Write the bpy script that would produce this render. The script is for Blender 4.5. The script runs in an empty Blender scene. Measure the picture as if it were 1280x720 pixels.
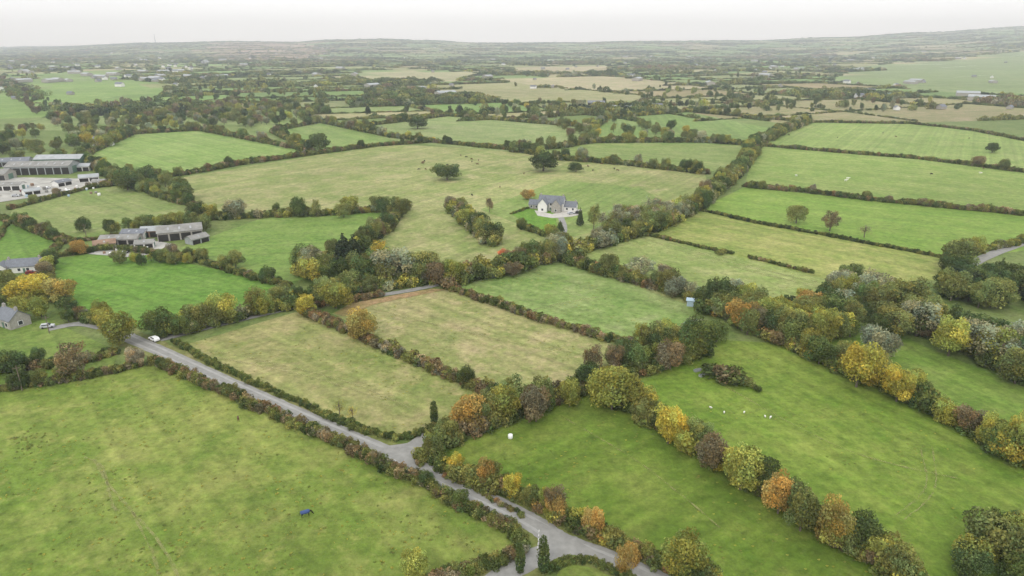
import bpy, bmesh, math, random
import numpy as np
from mathutils import Vector, Matrix, geometry, noise
random.seed(7); np.random.seed(7)
R=random
scene=bpy.context.scene
# ------------------------------------------------------------------ survey
H=90.0; FPX=853.0; PITCH=math.atan(305/FPX)
cp,sp_=math.cos(PITCH),math.sin(PITCH)
def gp(px,py):
    dx=(px-640)/FPX; dy=(360-py)/FPX
    d=(dx, cp+dy*sp_, -sp_+dy*cp); t=H/max(1e-4,-d[2])
    return (d[0]*t, d[1]*t)
def mpp(px,py):
    x,y=gp(px,py); depth=y*cp+H*sp_
    return depth/FPX, math.cos(math.atan2(H,y))
def lerp_tab(t,x):
    if x<=t[0][0]: return t[0][1]
    for a,b in zip(t,t[1:]):
        if x<=b[0]:
            f=(x-a[0])/(b[0]-a[0]); f=f*f*(3-2*f); return a[1]+(b[1]-a[1])*f
    return t[-1][1]
SKY=[(-200,66),(0,64),(120,60),(240,54),(330,52),(400,53),(440,50),(500,49),(550,51),(600,54),(700,54),(760,52),(900,51),(1000,47),(1100,41),(1200,34),(1290,28),(1500,22)]
def hgt(x,y):
    if y<1300: return 0.0
    u=640+FPX*cp*x/y
    top=lerp_tab(SKY,u)
    hh=(H+(55-top)*0.00104*9500)
    s=min(1,max(0,(y-4300)/5300)); s=s*s*(3-2*s)
    z=hh*s
    if u>950:
        k=min(1,(u-950)/330); s2=min(1,max(0,(y-1900)/3900)); s2=s2*s2*(3-2*s2)
        z=max(z, z*(1-k*.4)+k*.4*(hh*.8)*s2)
    b=min(1,max(0,(y-2500)/2500))
    z+=b*9*noise.noise(Vector((x/1300,y/1300,3.1)))
    return z
# ------------------------------------------------------------------ materials
def lin(c): 
    c=c/255; return c/12.92 if c<=.04045 else ((c+.055)/1.055)**2.4
def F(r,g,b,k=.73): return (lin(r)*k*1.06,lin(g)*k*.97,lin(b)*k*.80)
def newmat(name):
    m=bpy.data.materials.new(name); m.use_nodes=True
    nt=m.node_tree; bs=nt.nodes['Principled BSDF']; bs.inputs['Specular IOR Level'].default_value=.15
    return m,nt,bs
def N(nt,t,**k):
    n=nt.nodes.new(t)
    for a,b in k.items(): setattr(n,a,b)
    return n
def mixc(nt,blend,fac,a,b):
    n=N(nt,'ShaderNodeMix',data_type='RGBA',blend_type=blend)
    for sock,v in ((n.inputs[0],fac),(n.inputs[6],a),(n.inputs[7],b)):
        if hasattr(v,'links'): nt.links.new(v,sock)
        elif isinstance(v,(tuple,list)): sock.default_value=(*v[:3],1)
        else: sock.default_value=v
    return n.outputs[2]
def noisen(nt,vec,scale,detail=4,rough=.6):
    n=N(nt,'ShaderNodeTexNoise'); n.inputs['Scale'].default_value=scale; n.inputs['Detail'].default_value=detail; n.inputs['Roughness'].default_value=rough
    nt.links.new(vec,n.inputs['Vector']); return n.outputs['Fac']
def maprange(nt,v,a,b,c=0.,d=1.):
    n=N(nt,'ShaderNodeMapRange'); nt.links.new(v,n.inputs[0])
    for i,q in enumerate((a,b,c,d)): n.inputs[1+i].default_value=q
    return n.outputs[0]
def mathn(nt,op,a,b):
    n=N(nt,'ShaderNodeMath',operation=op)
    for i,v in enumerate((a,b)):
        if hasattr(v,'links'): nt.links.new(v,n.inputs[i])
        else: n.inputs[i].default_value=v
    return n.outputs[0]
# grass
GRASS,nt,bs=newmat('pasture_grass')
geo=N(nt,'ShaderNodeNewGeometry'); P=geo.outputs['Position']
at=N(nt,'ShaderNodeAttribute',attribute_name='fcol')
sd_=N(nt,'ShaderNodeAttribute',attribute_name='sdir')
n1=noisen(nt,P,.017,6,.65); n2=noisen(nt,P,.06,6,.7); n3=noisen(nt,P,.38,4,.8); n4=noisen(nt,P,.004,2,.5); n6=noisen(nt,P,.17,6,.75)
dt=N(nt,'ShaderNodeVectorMath',operation='DOT_PRODUCT'); nt.links.new(P,dt.inputs[0]); nt.links.new(sd_.outputs['Vector'],dt.inputs[1])
cx_=N(nt,'ShaderNodeCombineXYZ'); nt.links.new(mathn(nt,'MULTIPLY',dt.outputs['Value'],.30),cx_.inputs[0]); nt.links.new(mathn(nt,'MULTIPLY',n1,1.1),cx_.inputs[1])
n5=noisen(nt,cx_.outputs[0],1.0,3,.6)
c=at.outputs['Color']
f1=mathn(nt,'MULTIPLY',maprange(nt,n1,.44,.62),at.outputs['Alpha'])
c1=mixc(nt,'MIX',f1,c,mixc(nt,'MULTIPLY',1.0,c,(1.6,1.28,1.9)))
f2=mathn(nt,'MULTIPLY',maprange(nt,n2,.50,.68),.65)
c2=mixc(nt,'MIX',f2,c1,mixc(nt,'MULTIPLY',1.0,c,(.60,.78,.55)))
f2b=mathn(nt,'MULTIPLY',maprange(nt,n2,.49,.32),mathn(nt,'MULTIPLY',at.outputs['Alpha'],1.2))
c2=mixc(nt,'MIX',f2b,c2,mixc(nt,'MULTIPLY',1.0,c,(1.75,1.32,2.2)))
f3=mathn(nt,'MULTIPLY',maprange(nt,n6,.53,.70),.55)
c2=mixc(nt,'MIX',f3,c2,mixc(nt,'MULTIPLY',1.0,c,(.60,.80,.55)))
f4=mathn(nt,'MULTIPLY',maprange(nt,n6,.46,.30),mathn(nt,'MULTIPLY',at.outputs['Alpha'],1.25))
c2=mixc(nt,'MIX',f4,c2,mixc(nt,'MULTIPLY',1.0,c,(1.7,1.3,2.0)))
v=mathn(nt,'MULTIPLY',maprange(nt,n3,.28,.72,.62,1.38),maprange(nt,n5,.3,.7,.83,1.17))
v=mathn(nt,'MULTIPLY',v,maprange(nt,n4,.35,.65,.90,1.10))
comb=N(nt,'ShaderNodeCombineColor'); [nt.links.new(v,comb.inputs[i]) for i in range(3)]
nt.links.new(mixc(nt,'MULTIPLY',1.0,c2,comb.outputs[0]),bs.inputs['Base Color'])
bs.inputs['Roughness'].default_value=.9
bp=N(nt,'ShaderNodeBump'); bp.inputs['Strength'].default_value=.8; bp.inputs['Distance'].default_value=.5
nt.links.new(noisen(nt,P,.7,6,.75),bp.inputs['Height']); nt.links.new(bp.outputs[0],bs.inputs['Normal'])
# leaves
LEAF,nt,bs=newmat('leaf_foliage')
ti=N(nt,'ShaderNodeAttribute',attribute_type='INSTANCER',attribute_name='tint')
sh=N(nt,'ShaderNodeAttribute',attribute_name='shade')
oi=N(nt,'ShaderNodeObjectInfo')
rv=maprange(nt,oi.outputs['Random'],0,1,.85,1.3)
cb=N(nt,'ShaderNodeCombineColor'); [nt.links.new(rv,cb.inputs[i]) for i in range(3)]
lc=mixc(nt,'MULTIPLY',1.0,mixc(nt,'MULTIPLY',1.0,ti.outputs['Color'],sh.outputs['Color']),cb.outputs[0])
df=N(nt,'ShaderNodeBsdfDiffuse'); tr=N(nt,'ShaderNodeBsdfTranslucent'); ms=N(nt,'ShaderNodeMixShader'); ms.inputs[0].default_value=.3
nt.links.new(lc,df.inputs[0]); nt.links.new(lc,tr.inputs[0]); nt.links.new(df.outputs[0],ms.inputs[1]); nt.links.new(tr.outputs[0],ms.inputs[2])
nt.links.new(ms.outputs[0],nt.nodes['Material Output'].inputs[0])
def simple(name,col,rough=.8,var=.12,scale=1.5,metal=0):
    m,nt,bs=newmat(name); g=N(nt,'ShaderNodeNewGeometry')
    n=noisen(nt,g.outputs['Position'],scale,5,.65)
    a=tuple(x*(1-var) for x in col); b=tuple(x*(1+var) for x in col)
    nt.links.new(mixc(nt,'MIX',maprange(nt,n,.3,.7),a,b),bs.inputs['Base Color'])
    bs.inputs['Roughness'].default_value=rough; bs.inputs['Metallic'].default_value=metal
    return m
BARK=simple('bark',(.13,.11,.085),.9,.3,4)
ASPH=simple('worn_asphalt',(.235,.23,.215),.9,.18,.5)
ASPH2=simple('worn_asphalt_wheel_track',(.29,.285,.27),.9,.12,.4)
GRAVEL=simple('gravel',(.42,.40,.36),.95,.2,.4)
CONC=simple('concrete_yard',(.33,.32,.29),.9,.3,.15)
WHITE=simple('white_render',(.68,.67,.64),.8,.05,.5)
WPAINT=simple('white_paint',(.8,.8,.8),.5,.02)
STONE=simple('grey_stone',(.32,.30,.27),.85,.2,1.2)
SLATE=simple('slate_roof',(.15,.16,.18),.6,.2,1.0)
TIN=simple('corrugated_sheet_grey',(.30,.315,.32),.5,.2,.25)
TIN2=simple('fibre_cement_roof',(.22,.215,.20),.8,.25,.3)
RUST=simple('rusty_sheet',(.24,.16,.11),.8,.3,.4)
GREENSHEET=simple('green_sheet',(.10,.17,.13),.6,.15,.4)
GLASS=simple('window_glass',(.04,.045,.05),.15,.1)
DARK=simple('painted_bay_shade',(.03,.028,.025),.9,.2)  # near-black colour standing in for the shade inside shed bays
WOOD=simple('timber',(.16,.13,.10),.85,.2,4)
BLUE=simple('blue_rug',(.05,.08,.2),.8,.15,3)
HIDE_B=simple('brown_hide',(.10,.05,.03),.7,.2,2)
HIDE_K=simple('black_hide',(.025,.022,.02),.6,.2,2)
WOOL=simple('wool',(.7,.68,.62),.95,.12,6)
TYRE=simple('tyre_rubber',(.03,.03,.03),.8,.1)
CARS=simple('silver_paint',(.45,.46,.48),.35,.03); CARR=simple('dark_red_paint',(.22,.03,.03),.35,.03)
BWRAP=simple('pale_blue_sheet',(.35,.45,.52),.6,.1)
# ------------------------------------------------------------------ helpers
def link(o): scene.collection.objects.link(o); return o
def mesh(name,vs,fs,mats,mi=None,smooth=False):
    me=bpy.data.meshes.new(name); me.from_pydata([tuple(v) for v in vs],[],[tuple(f) for f in fs])
    for m in (mats if isinstance(mats,(list,tuple)) else [mats]): me.materials.append(m)
    if mi is not None: me.polygons.foreach_set('material_index',mi)
    if smooth: me.polygons.foreach_set('use_smooth',[True]*len(me.polygons))
    me.update(); return me
def setcol(me,name,cols):
    a=me.color_attributes.new(name,'FLOAT_COLOR','POINT')
    a.data.foreach_set('color',np.asarray(cols,dtype=np.float32).ravel())
# ------------------------------------------------------------------ foliage prototypes (unit height)
def tube(vs,fs,p0,p1,r0,r1,n=6):
    d=(Vector(p1)-Vector(p0)).normalized(); a=d.orthogonal().normalized(); b=d.cross(a); k=len(vs)
    for p,r in ((Vector(p0),r0),(Vector(p1),r1)):
        for i in range(n):
            t=2*math.pi*i/n; vs.append(tuple(p+a*math.cos(t)*r+b*math.sin(t)*r))
    for i in range(n): fs.append((k+i,k+(i+1)%n,k+n+(i+1)%n,k+n+i))
def foliage(name,lobes,n,size,trunk=None,out=.6,fill=.25,limbs=5,bright=.28):
    rng=np.random.RandomState(sum(map(ord,name)))
    C=np.array([l[0] for l in lobes]); Rr=np.array([l[1] for l in lobes])
    w=(Rr.prod(axis=1))**(2/3); w/=w.sum()
    lb=rng.uniform(1-bright,1+bright,len(lobes)); lh=rng.uniform(-.15,.15,len(lobes))
    V=[];Fa=[];S=[]
    idx=rng.choice(len(lobes),n*2,p=w); k=0
    for i in idx:
        if k>=n: break
        d=rng.normal(size=3); d/=np.linalg.norm(d)
        rr=rng.uniform(.8,1.08) if rng.rand()>fill else rng.uniform(.3,.85)
        rr*=1+.16*math.sin(d[0]*7+i*2)*math.cos(d[1]*6+d[2]*5+i)
        p=C[i]+d*Rr[i]*rr
        if p[2]<0.0: continue
        q=(p-C)/Rr; qq=(q**2).sum(axis=1); qq[i]=9
        if qq.min()<.45 and rng.rand()<.8: continue
        nrm=d*out+rng.normal(size=3)*.55; nrm/=np.linalg.norm(nrm)
        a=np.cross(nrm,rng.normal(size=3)); a/=np.linalg.norm(a); b=np.cross(nrm,a)
        s=size*rng.uniform(.55,1.35); s2=s*rng.uniform(.5,.95)
        j=rng.uniform(.7,1.2,4)
        V+= [p+a*s*j[0],p+b*s2*j[1],p-a*s*j[2],p-b*s2*j[3]]; Fa.append((4*k,4*k+1,4*k+2,4*k+3))
        v=lb[i]*rng.uniform(.7,1.35); h=lh[i]+rng.uniform(-.08,.08)
        S+= [(v*(1+h),v,v*(1-h),1)]*4; k+=1
    nl=len(Fa); V=[tuple(v) for v in V]
    if trunk:
        top,r=trunk
        tube(V,Fa,(0,0,-.03),(0.01,0,top*.55),r,r*.7); tube(V,Fa,(0.01,0,top*.55),(0,.01,top),r*.7,r*.35)
        for i in range(limbs):
            l=lobes[int(rng.randint(len(lobes)))][0]
            z0=top*rng.uniform(.4,.85)
            tube(V,Fa,(0,0,z0),tuple(np.array(l)*[.95,.95,1]),r*.38,r*.08,5)
    me=mesh(name,V,Fa,[LEAF,BARK],[0]*nl+[1]*(len(Fa)-nl))
    S+= [(1,1,1,1)]*(len(V)-len(S)); setcol(me,'shade',S)
    return me
def lob_round(seed,n,cz,R0,Rz,r,low=.2):
    g=random.Random(seed); L=[((0,0,cz),(R0*.72,R0*.72,Rz*.75))]
    for i in range(n):
        t=2*math.pi*(i*.618+g.random()*.2); ph=g.uniform(-.8,1.0)
        k=g.uniform(.5,.86)
        c=(math.cos(t)*math.cos(ph)*R0*k,math.sin(t)*math.cos(ph)*R0*k,cz+math.sin(ph)*Rz*k)
        q=r*g.uniform(.55,1.35); L.append((c,(q,q,q*g.uniform(.75,1.2))))
    return L
protos=[]
def addp(me): protos.append(me); return len(protos)-1
BUSH=[addp(foliage(f'shrub_{i}',lob_round(i+3,8,.45,.55,.42,.25),620,.075,None,fill=.15)) for i in range(4)]
ROUND=[addp(foliage(f'broadleaf_{i}',lob_round(20+i,20,.50,.46,.45,.16),4600,.025,(.6,.03),bright=.36)) for i in range(6)]
WILL=[addp(foliage(f'willow_{i}',lob_round(40+i,22,.52,.40,.46,.12),2500,.023,(.8,.03),out=.3,fill=.5,limbs=16,bright=.35)) for i in range(2)]
CON=[addp(foliage('conifer',[((0,0,.16+.8*k),(.27*(1-k)+.03,.27*(1-k)+.03,.12)) for k in (0,.12,.25,.38,.5,.62,.74,.86,.95)]+[((.15*math.cos(i*2.1)*(1-i/16),.15*math.sin(i*2.1)*(1-i/16),.15+i*.045),(.12,.12,.09)) for i in range(15)],2600,.026,(.9,.022),bright=.2))]
CYP=[addp(foliage('cypress',[((0,0,.12+.1*i),(.10+.05*math.sin(i*.36+.4),.10+.05*math.sin(i*.36+.4),.09)) for i in range(9)],1300,.028,(.8,.02),bright=.15))]
BARE=[addp(foliage(f'bare_{i}',lob_round(60+i,16,.58,.36,.38,.12),500,.02,(.85,.028),out=.2,fill=.6,limbs=30)) for i in range(2)]
FAR=[addp(foliage(f'far_{i}',[(( (j-1.5)*.62+g.uniform(-.1,.1),g.uniform(-.25,.25),h*.52),(.42,.40,h*.5)) for j in range(4) for h in [g.uniform(.45,1.0)]]+lob_round(80+i,8,.45,.9,.38,.25),420,.115,None,out=1.0,fill=.05)) for i in range(4) for g in [random.Random(i+90)]]
TUFT=[addp(foliage('tussock',[((0,0,.2),(.5,.5,.35)),((.5,.2,.15),(.35,.3,.25)),((-.4,.3,.12),(.3,.3,.2))],200,.09,None))]
def gable_mesh(name,L,W,e,r,wm,rm):
    l,w=L/2,W/2; o=.35
    V=[(-l,-w,0),(l,-w,0),(l,w,0),(-l,w,0),(-l,-w,e),(l,-w,e),(l,w,e),(-l,w,e),(-l,0,r),(l,0,r)]
    Fc=[(0,1,5,4),(2,3,7,6),(1,2,6,9,5),(3,0,4,8,7)]; mi=[0]*4
    s=(r-e)/w; zo=e-o*s; t=.18
    for sg in (-1,1):
        k=len(V); V+=[(-l-o,sg*(w+o),zo+.05),(l+o,sg*(w+o),zo+.05),(l+o,0,r+.05),(-l-o,0,r+.05),(-l-o,sg*(w+o),zo+.05+t),(l+o,sg*(w+o),zo+.05+t),(l+o,0,r+.05+t),(-l-o,0,r+.05+t)]
        Fc+=[(k+4,k+5,k+6,k+7),(k,k+1,k+2,k+3),(k,k+1,k+5,k+4),(k,k+3,k+7,k+4),(k+1,k+2,k+6,k+5)]; mi+=[1]*5
    return mesh(name,V,Fc,[wm,rm],mi)
FHOUSE=[addp(gable_mesh('far_house_a',14,8,4.5,7.5,WHITE,SLATE)),addp(gable_mesh('far_house_b',30,15,5,7.5,STONE,TIN)),addp(gable_mesh('far_house_c',12,7,3,5.8,STONE,SLATE))]
lib=bpy.data.collections.new('foliage_library')
for i,me in enumerate(protos):
    lib.objects.link(bpy.data.objects.new(f'p{i:02d}_{me.name}',me))
ng=bpy.data.node_groups.new('scatter','GeometryNodeTree')
ng.interface.new_socket('Geometry',in_out='INPUT',socket_type='NodeSocketGeometry'); ng.interface.new_socket('Geometry',in_out='OUTPUT',socket_type='NodeSocketGeometry')
gi=ng.nodes.new('NodeGroupInput'); go=ng.nodes.new('NodeGroupOutput'); ci=ng.nodes.new('GeometryNodeCollectionInfo'); ip=ng.nodes.new('GeometryNodeInstanceOnPoints')
ci.inputs[0].default_value=lib; ci.inputs['Separate Children'].default_value=True; ci.inputs['Reset Children'].default_value=True
ip.inputs['Pick Instance'].default_value=True
def na(nm,t):
    n=ng.nodes.new('GeometryNodeInputNamedAttribute'); n.data_type=t; n.inputs[0].default_value=nm; return n.outputs[0]
L=ng.links.new
L(gi.outputs[0],ip.inputs['Points']); L(ci.outputs[0],ip.inputs['Instance']); L(na('vid','INT'),ip.inputs['Instance Index'])
L(na('rot','FLOAT_VECTOR'),ip.inputs['Rotation']); L(na('scl','FLOAT_VECTOR'),ip.inputs['Scale']); L(ip.outputs[0],go.inputs[0])
def scatter(name,pts):
    if not pts: return
    me=bpy.data.meshes.new(name); me.from_pydata([p[:3] for p in pts],[],[])
    a=me.attributes.new('scl','FLOAT_VECTOR','POINT'); a.data.foreach_set('vector',np.array([p[3:6] for p in pts],dtype=np.float32).ravel())
    a=me.attributes.new('rot','FLOAT_VECTOR','POINT'); a.data.foreach_set('vector',np.array([(0,0,p[6]) for p in pts],dtype=np.float32).ravel())
    a=me.attributes.new('vid','INT','POINT'); a.data.foreach_set('value',[p[7] for p in pts])
    a=me.attributes.new('tint','FLOAT_VECTOR','POINT'); a.data.foreach_set('vector',np.array([p[8] for p in pts],dtype=np.float32).ravel())
    o=link(bpy.data.objects.new(name,me)); m=o.modifiers.new('scatter','NODES'); m.node_group=ng
    return o
# tints
DG=(.085,.115,.04); GR=(.125,.165,.05); OL=(.185,.20,.065); YG=(.285,.29,.07); YE=(.44,.37,.07); OR=(.40,.265,.08); BR=(.19,.155,.085); RB=(.23,.16,.08); GW=(.27,.28,.17); DK=(.045,.062,.032); RD=(.48,.18,.08); PB=(.27,.235,.15)
PAL={'hedge':[(OL,5),(DG,4),(BR,1.6),(RB,.5),(PB,1),(GR,1.5)],
 'trim':[(OL,4),(BR,2.5),(RB,.7),(PB,1.5),(DG,2),(GR,1)],
 'green':[(DG,3),(GR,4),(OL,3)],
 'autumn':[(YE,.8),(OR,.4),(YG,3.5),(BR,1),(OL,6),(DG,2),(GR,2)],
 'aut2':[(YE,.35),(OR,.4),(YG,3),(BR,1.6),(OL,6),(RB,.4),(DG,2),(GR,1.5)],
 'mix':[(OL,6),(DG,4),(YG,2.2),(BR,1),(GW,1.5),(GR,2),(YE,.12)],
 'grey':[(GW,5),(PB,1.2),(OL,4)],
 'dark':[(DG,5),(DK,1.5),(OL,3)],
 'brown':[(BR,3.5),(RB,1),(OL,4),(PB,2),(DG,1)],
 'far':[(OL,5),(DG,6),(BR,.8),(GW,.8),(GR,2),(YG,.6),(DK,.8)]}
def pick(p):
    c=PAL[p]; t=R.random()*sum(w for _,w in c)
    for q,w in c:
        t-=w
        if t<=0: break
    j=R.uniform(.85,1.15); return (q[0]*j*R.uniform(.93,1.07),q[1]*j,q[2]*j)
def resample(P,sp):
    out=[]
    carry=0
    for a,b in zip(P,P[1:]):
        d=math.dist(a,b); t=carry
        while t<d:
            f=t/d; out.append((a[0]+(b[0]-a[0])*f,a[1]+(b[1]-a[1])*f,(b[0]-a[0])/d,(b[1]-a[1])/d)); t+=sp
        carry=t-d
    return out
def row(px,h0,h1,w,pal='hedge',name='hedgerow',gap=0.,tree=0.,kinds=None,th=(6,10),sp=None,emb=None):
    P=[gp(*p) for p in px]; pts=[]
    sp=sp or max(.9,h0*.42)
    for k,(x,y,tx,ty) in enumerate(resample(P,sp)):
        nz=noise.noise(Vector((x/14,y/14,1.7)))*.5+.5
        wob=noise.noise(Vector((x/11,y/11,4.4)))*.9
        if gap and noise.noise(Vector((x/9,y/9,7.3)))*.5+.5<gap: continue
        hh=h0+(h1-h0)*min(1,max(0,nz*1.2-.1+R.uniform(-.25,.25)))
        nn=max(1,int(round(w/(hh*.75)+.3)))
        for q in range(nn):
            off=wob+(R.uniform(-.5,.5))*w*.75
            s=hh*R.uniform(.72,1.1); ws=max(s*R.uniform(.8,1.1),1.3)*.9
            pts.append((x-ty*off+R.uniform(-.3,.3),y+tx*off+R.uniform(-.3,.3),-.08,ws,ws,s,R.uniform(0,6.28),R.choice(BUSH),pick(pal)))
        if tree and R.random()<tree*sp/5:
            s=R.uniform(*th); off=R.uniform(-.4,.4)*w; ws=s*R.uniform(.75,1.1)
            pts.append((x-ty*off,y+tx*off,-.1,ws,ws,s,R.uniform(0,6.28),R.choice(kinds or ROUND+ROUND+WILL),pick(emb or pal)))
    scatter(name,pts)
def wood(poly,n,h0,h1,pal,kinds=None,name='woodland'):
    P=[gp(*p) for p in poly]; xs=[p[0] for p in P]; ys=[p[1] for p in P]; pts=[];t=0
    while len(pts)<n and t<n*20:
        t+=1; x=R.uniform(min(xs),max(xs)); y=R.uniform(min(ys),max(ys))
        if not inside(x,y,P): continue
        s=R.uniform(h0,h1); ws=s*R.uniform(.8,1.15)
        pts.append((x,y,-.1,ws,ws,s,R.uniform(0,6.28),R.choice(kinds or ROUND+WILL),pick(pal)))
    scatter(name,pts)
def inside(x,y,P):
    c=False; j=len(P)-1
    for i in range(len(P)):
        if (P[i][1]>y)!=(P[j][1]>y) and x<(P[j][0]-P[i][0])*(y-P[i][1])/(P[j][1]-P[i][1])+P[i][0]: c=not c
        j=i
    return c
NAMES={'r':('broadleaf_tree',ROUND),'w':('willow_tree',WILL),'c':('conifer_tree',CON),'y':('cypress_tree',CYP),'b':('ash_tree',BARE),'s':('shrub',BUSH)}
def tree(px,py,hp,wp,kind,tint):
    m,f=mpp(px,py); x,y=gp(px,py); h=hp*m/f; w=wp*m
    nm,ids=NAMES[kind]; me=protos[R.choice(ids)]
    base={'r':.92,'w':.85,'c':.6,'y':.3,'b':.75,'s':1.1}[kind]
    o=link(bpy.data.objects.new(nm,me)); o.location=(x,y,-.05); s=w/base; o.scale=(s*R.uniform(.92,1.08),s*R.uniform(.92,1.08),h); o.rotation_euler=(0,0,R.uniform(0,6.28))
    o['tint']=[float(q) for q in tint]
# ------------------------------------------------------------------ fields
def polymesh(name,P,z,mat,col=None):
    tri=geometry.tessellate_polygon([[Vector((x,y,0)) for x,y in P]])
    me=mesh(name,[(x,y,z) for x,y in P],tri,mat)
    for p in me.polygons:
        if p.normal.z<0: p.flip()
    if col:
        setcol(me,'fcol',[col]*len(P))
        L_,a,b=max((math.dist(P[i],P[(i+1)%len(P)]),P[i],P[(i+1)%len(P)]) for i in range(len(P)))
        setcol(me,'sdir',[(-(b[1]-a[1])/L_,(b[0]-a[0])/L_,0,1)]*len(P))
    return link(bpy.data.objects.new(name,me))
fz=[.02]
def field(px,rgb,patch=.4,name='grass_field'):
    fz[0]+=.0045
    return polymesh(name,[gp(*p) for p in px],fz[0],GRASS,(*F(*rgb),patch))
fields=[
 ([(-160,560),(0,490),(185,456),(250,478),(330,512),(400,547),(500,595),(640,665),(652,682),(612,704),(540,740),(400,800),(-160,800)],(116,141,66),.85),
 ([(235,430),(370,390),(600,487),(590,520),(530,542),(490,550),(440,540),(330,485)],(136,150,92),.85),
 ([(415,392),(440,378),(560,360),(800,438),(740,470),(640,492),(520,445)],(140,152,98),.85),
 ([(565,360),(700,325),(880,388),(860,410),(800,436)],(124,152,90),.55),
 ([(700,325),(830,290),(1055,352),(1060,380),(960,400),(880,388)],(130,152,90),.55),
 ([(800,292),(872,262),(1190,325),(1180,350),(1055,355),(960,330)],(134,153,84),.6),
 ([(872,262),(935,232),(1300,270),(1300,310),(1200,325)],(124,158,74),.3),
 ([(930,234),(945,182),(1300,217),(1300,272)],(128,156,84),.45),
 ([(945,182),(1010,153),(1140,153),(1300,178),(1300,217)],(130,156,90),.35),
 ([(545,566),(740,490),(900,580),(1000,640),(1150,735),(900,735),(830,700),(700,640)],(106,134,56),.45),
 ([(760,490),(850,455),(900,425),(980,430),(1240,558),(1320,600),(1320,760),(1150,735),(1000,640)],(110,140,58),.5),
 ([(1000,425),(1100,410),(1320,500),(1320,600),(1240,558)],(112,142,66),.4),
 ([(190,228),(480,180),(640,188),(880,216),(890,240),(850,265),(700,322),(560,355),(470,300),(500,265),(250,272),(235,250)],(138,154,98),.65),
 ([(600,262),(700,225),(800,235),(850,262),(760,285),(700,300)],(122,148,84),.35),
 ([(15,262),(110,236),(150,230),(240,258),(250,275),(180,292),(100,302),(10,278)],(130,152,92),.5),
 ([(60,325),(150,312),(300,343),(355,360),(330,392),(200,414),(90,395),(60,360)],(104,146,64),.3),
 ([(225,310),(330,272),(500,265),(470,300),(420,330),(355,360),(280,330)],(116,148,76),.35),
 ([(-120,255),(0,272),(78,303),(70,325),(0,335),(-120,350)],(106,144,66),.2),
 ([(-150,420),(0,405),(60,400),(150,440),(140,460),(0,486),(-150,520)],(108,136,66),.5),
 ([(100,200),(165,168),(250,163),(390,190),(230,220),(150,228)],(124,154,86),.35),
 ([(340,165),(400,154),(490,172),(480,182),(410,193)],(122,150,86),.3),
 ([(440,160),(560,145),(740,160),(700,185),(640,190),(500,178)],(132,154,100),.4),
 ([(640,190),(720,180),(880,178),(945,180),(935,205),(880,216)],(126,150,88),.4),
 ([(740,150),(860,140),(960,160),(950,182),(740,178)],(118,148,84),.4),
 ([(280,150),(340,145),(420,152),(340,166)],(126,150,90),.4),
]
for p,c_,pt in fields: field(p,c_,pt)
field([(640,268),(690,250),(700,300),(665,285)],(104,146,58),.1,'lawn')
field([(418,392),(440,379),(540,361),(560,362),(470,380),(430,396)],(150,138,100),.3,'rough_grass')
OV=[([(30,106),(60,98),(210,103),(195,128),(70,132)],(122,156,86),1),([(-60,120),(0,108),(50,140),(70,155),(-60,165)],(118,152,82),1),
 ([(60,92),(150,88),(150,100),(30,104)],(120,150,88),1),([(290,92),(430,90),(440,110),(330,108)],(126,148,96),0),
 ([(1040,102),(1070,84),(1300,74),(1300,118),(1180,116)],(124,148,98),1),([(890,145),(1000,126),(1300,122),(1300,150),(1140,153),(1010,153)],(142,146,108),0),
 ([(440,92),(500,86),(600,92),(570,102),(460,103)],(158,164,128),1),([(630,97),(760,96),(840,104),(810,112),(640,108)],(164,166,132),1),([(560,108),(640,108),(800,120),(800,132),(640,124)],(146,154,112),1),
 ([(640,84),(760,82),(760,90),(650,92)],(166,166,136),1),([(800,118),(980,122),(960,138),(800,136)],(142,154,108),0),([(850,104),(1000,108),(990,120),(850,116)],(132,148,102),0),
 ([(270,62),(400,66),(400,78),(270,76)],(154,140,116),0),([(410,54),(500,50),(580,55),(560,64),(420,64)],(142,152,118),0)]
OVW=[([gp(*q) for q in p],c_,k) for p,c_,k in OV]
FC=[(120,150,88),(128,152,96),(112,146,80),(138,152,102),(142,152,108),(156,160,120),(118,154,84),(130,146,98),(110,142,80),(142,140,104)]
cells=[];segs=[]
def split(P,depth=0):
    cx=sum(p[0] for p in P)/len(P); cy=sum(p[1] for p in P)/len(P)
    th=.35+.9*noise.noise(Vector((cx/2600,cy/2600,.5)))
    ax=(math.cos(th),math.sin(th)); ay=(-ax[1],ax[0])
    ex=[p[0]*ax[0]+p[1]*ax[1] for p in P]; ey=[p[0]*ay[0]+p[1]*ay[1] for p in P]
    lx,ly=max(ex)-min(ex),max(ey)-min(ey)
    tgt=(160+max(0,cy)*.032)*R.uniform(.7,1.45)
    if max(lx*.75,ly)<tgt or depth>24: cells.append(P); return
    if lx*.75>ly: n,e=ax,ex
    else: n,e=ay,ey
    a=R.uniform(-.16,.16); n=(n[0]*math.cos(a)-n[1]*math.sin(a),n[0]*math.sin(a)+n[1]*math.cos(a))
    e=[p[0]*n[0]+p[1]*n[1] for p in P]; c0=min(e)+(max(e)-min(e))*R.uniform(.34,.66)
    A=[];B=[];cut=[]
    for i in range(len(P)):
        p,q=P[i],P[(i+1)%len(P)]; dp,dq=e[i]-c0,e[(i+1)%len(P)]-c0
        (A if dp<=0 else B).append(p)
        if dp*dq<0:
            f=dp/(dp-dq); r=(p[0]+(q[0]-p[0])*f,p[1]+(q[1]-p[1])*f); A.append(r);B.append(r);cut.append(r)
    if len(cut)==2: segs.append(cut)
    if len(A)>2: split(A,depth+1)
    if len(B)>2: split(B,depth+1)
split([(-1500,-300),(1500,-300),(14500,15500),(-14500,15500)])
bm=bmesh.new(); cl=bm.loops.layers.float_color.new('fcol')
woodcells=[]
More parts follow.
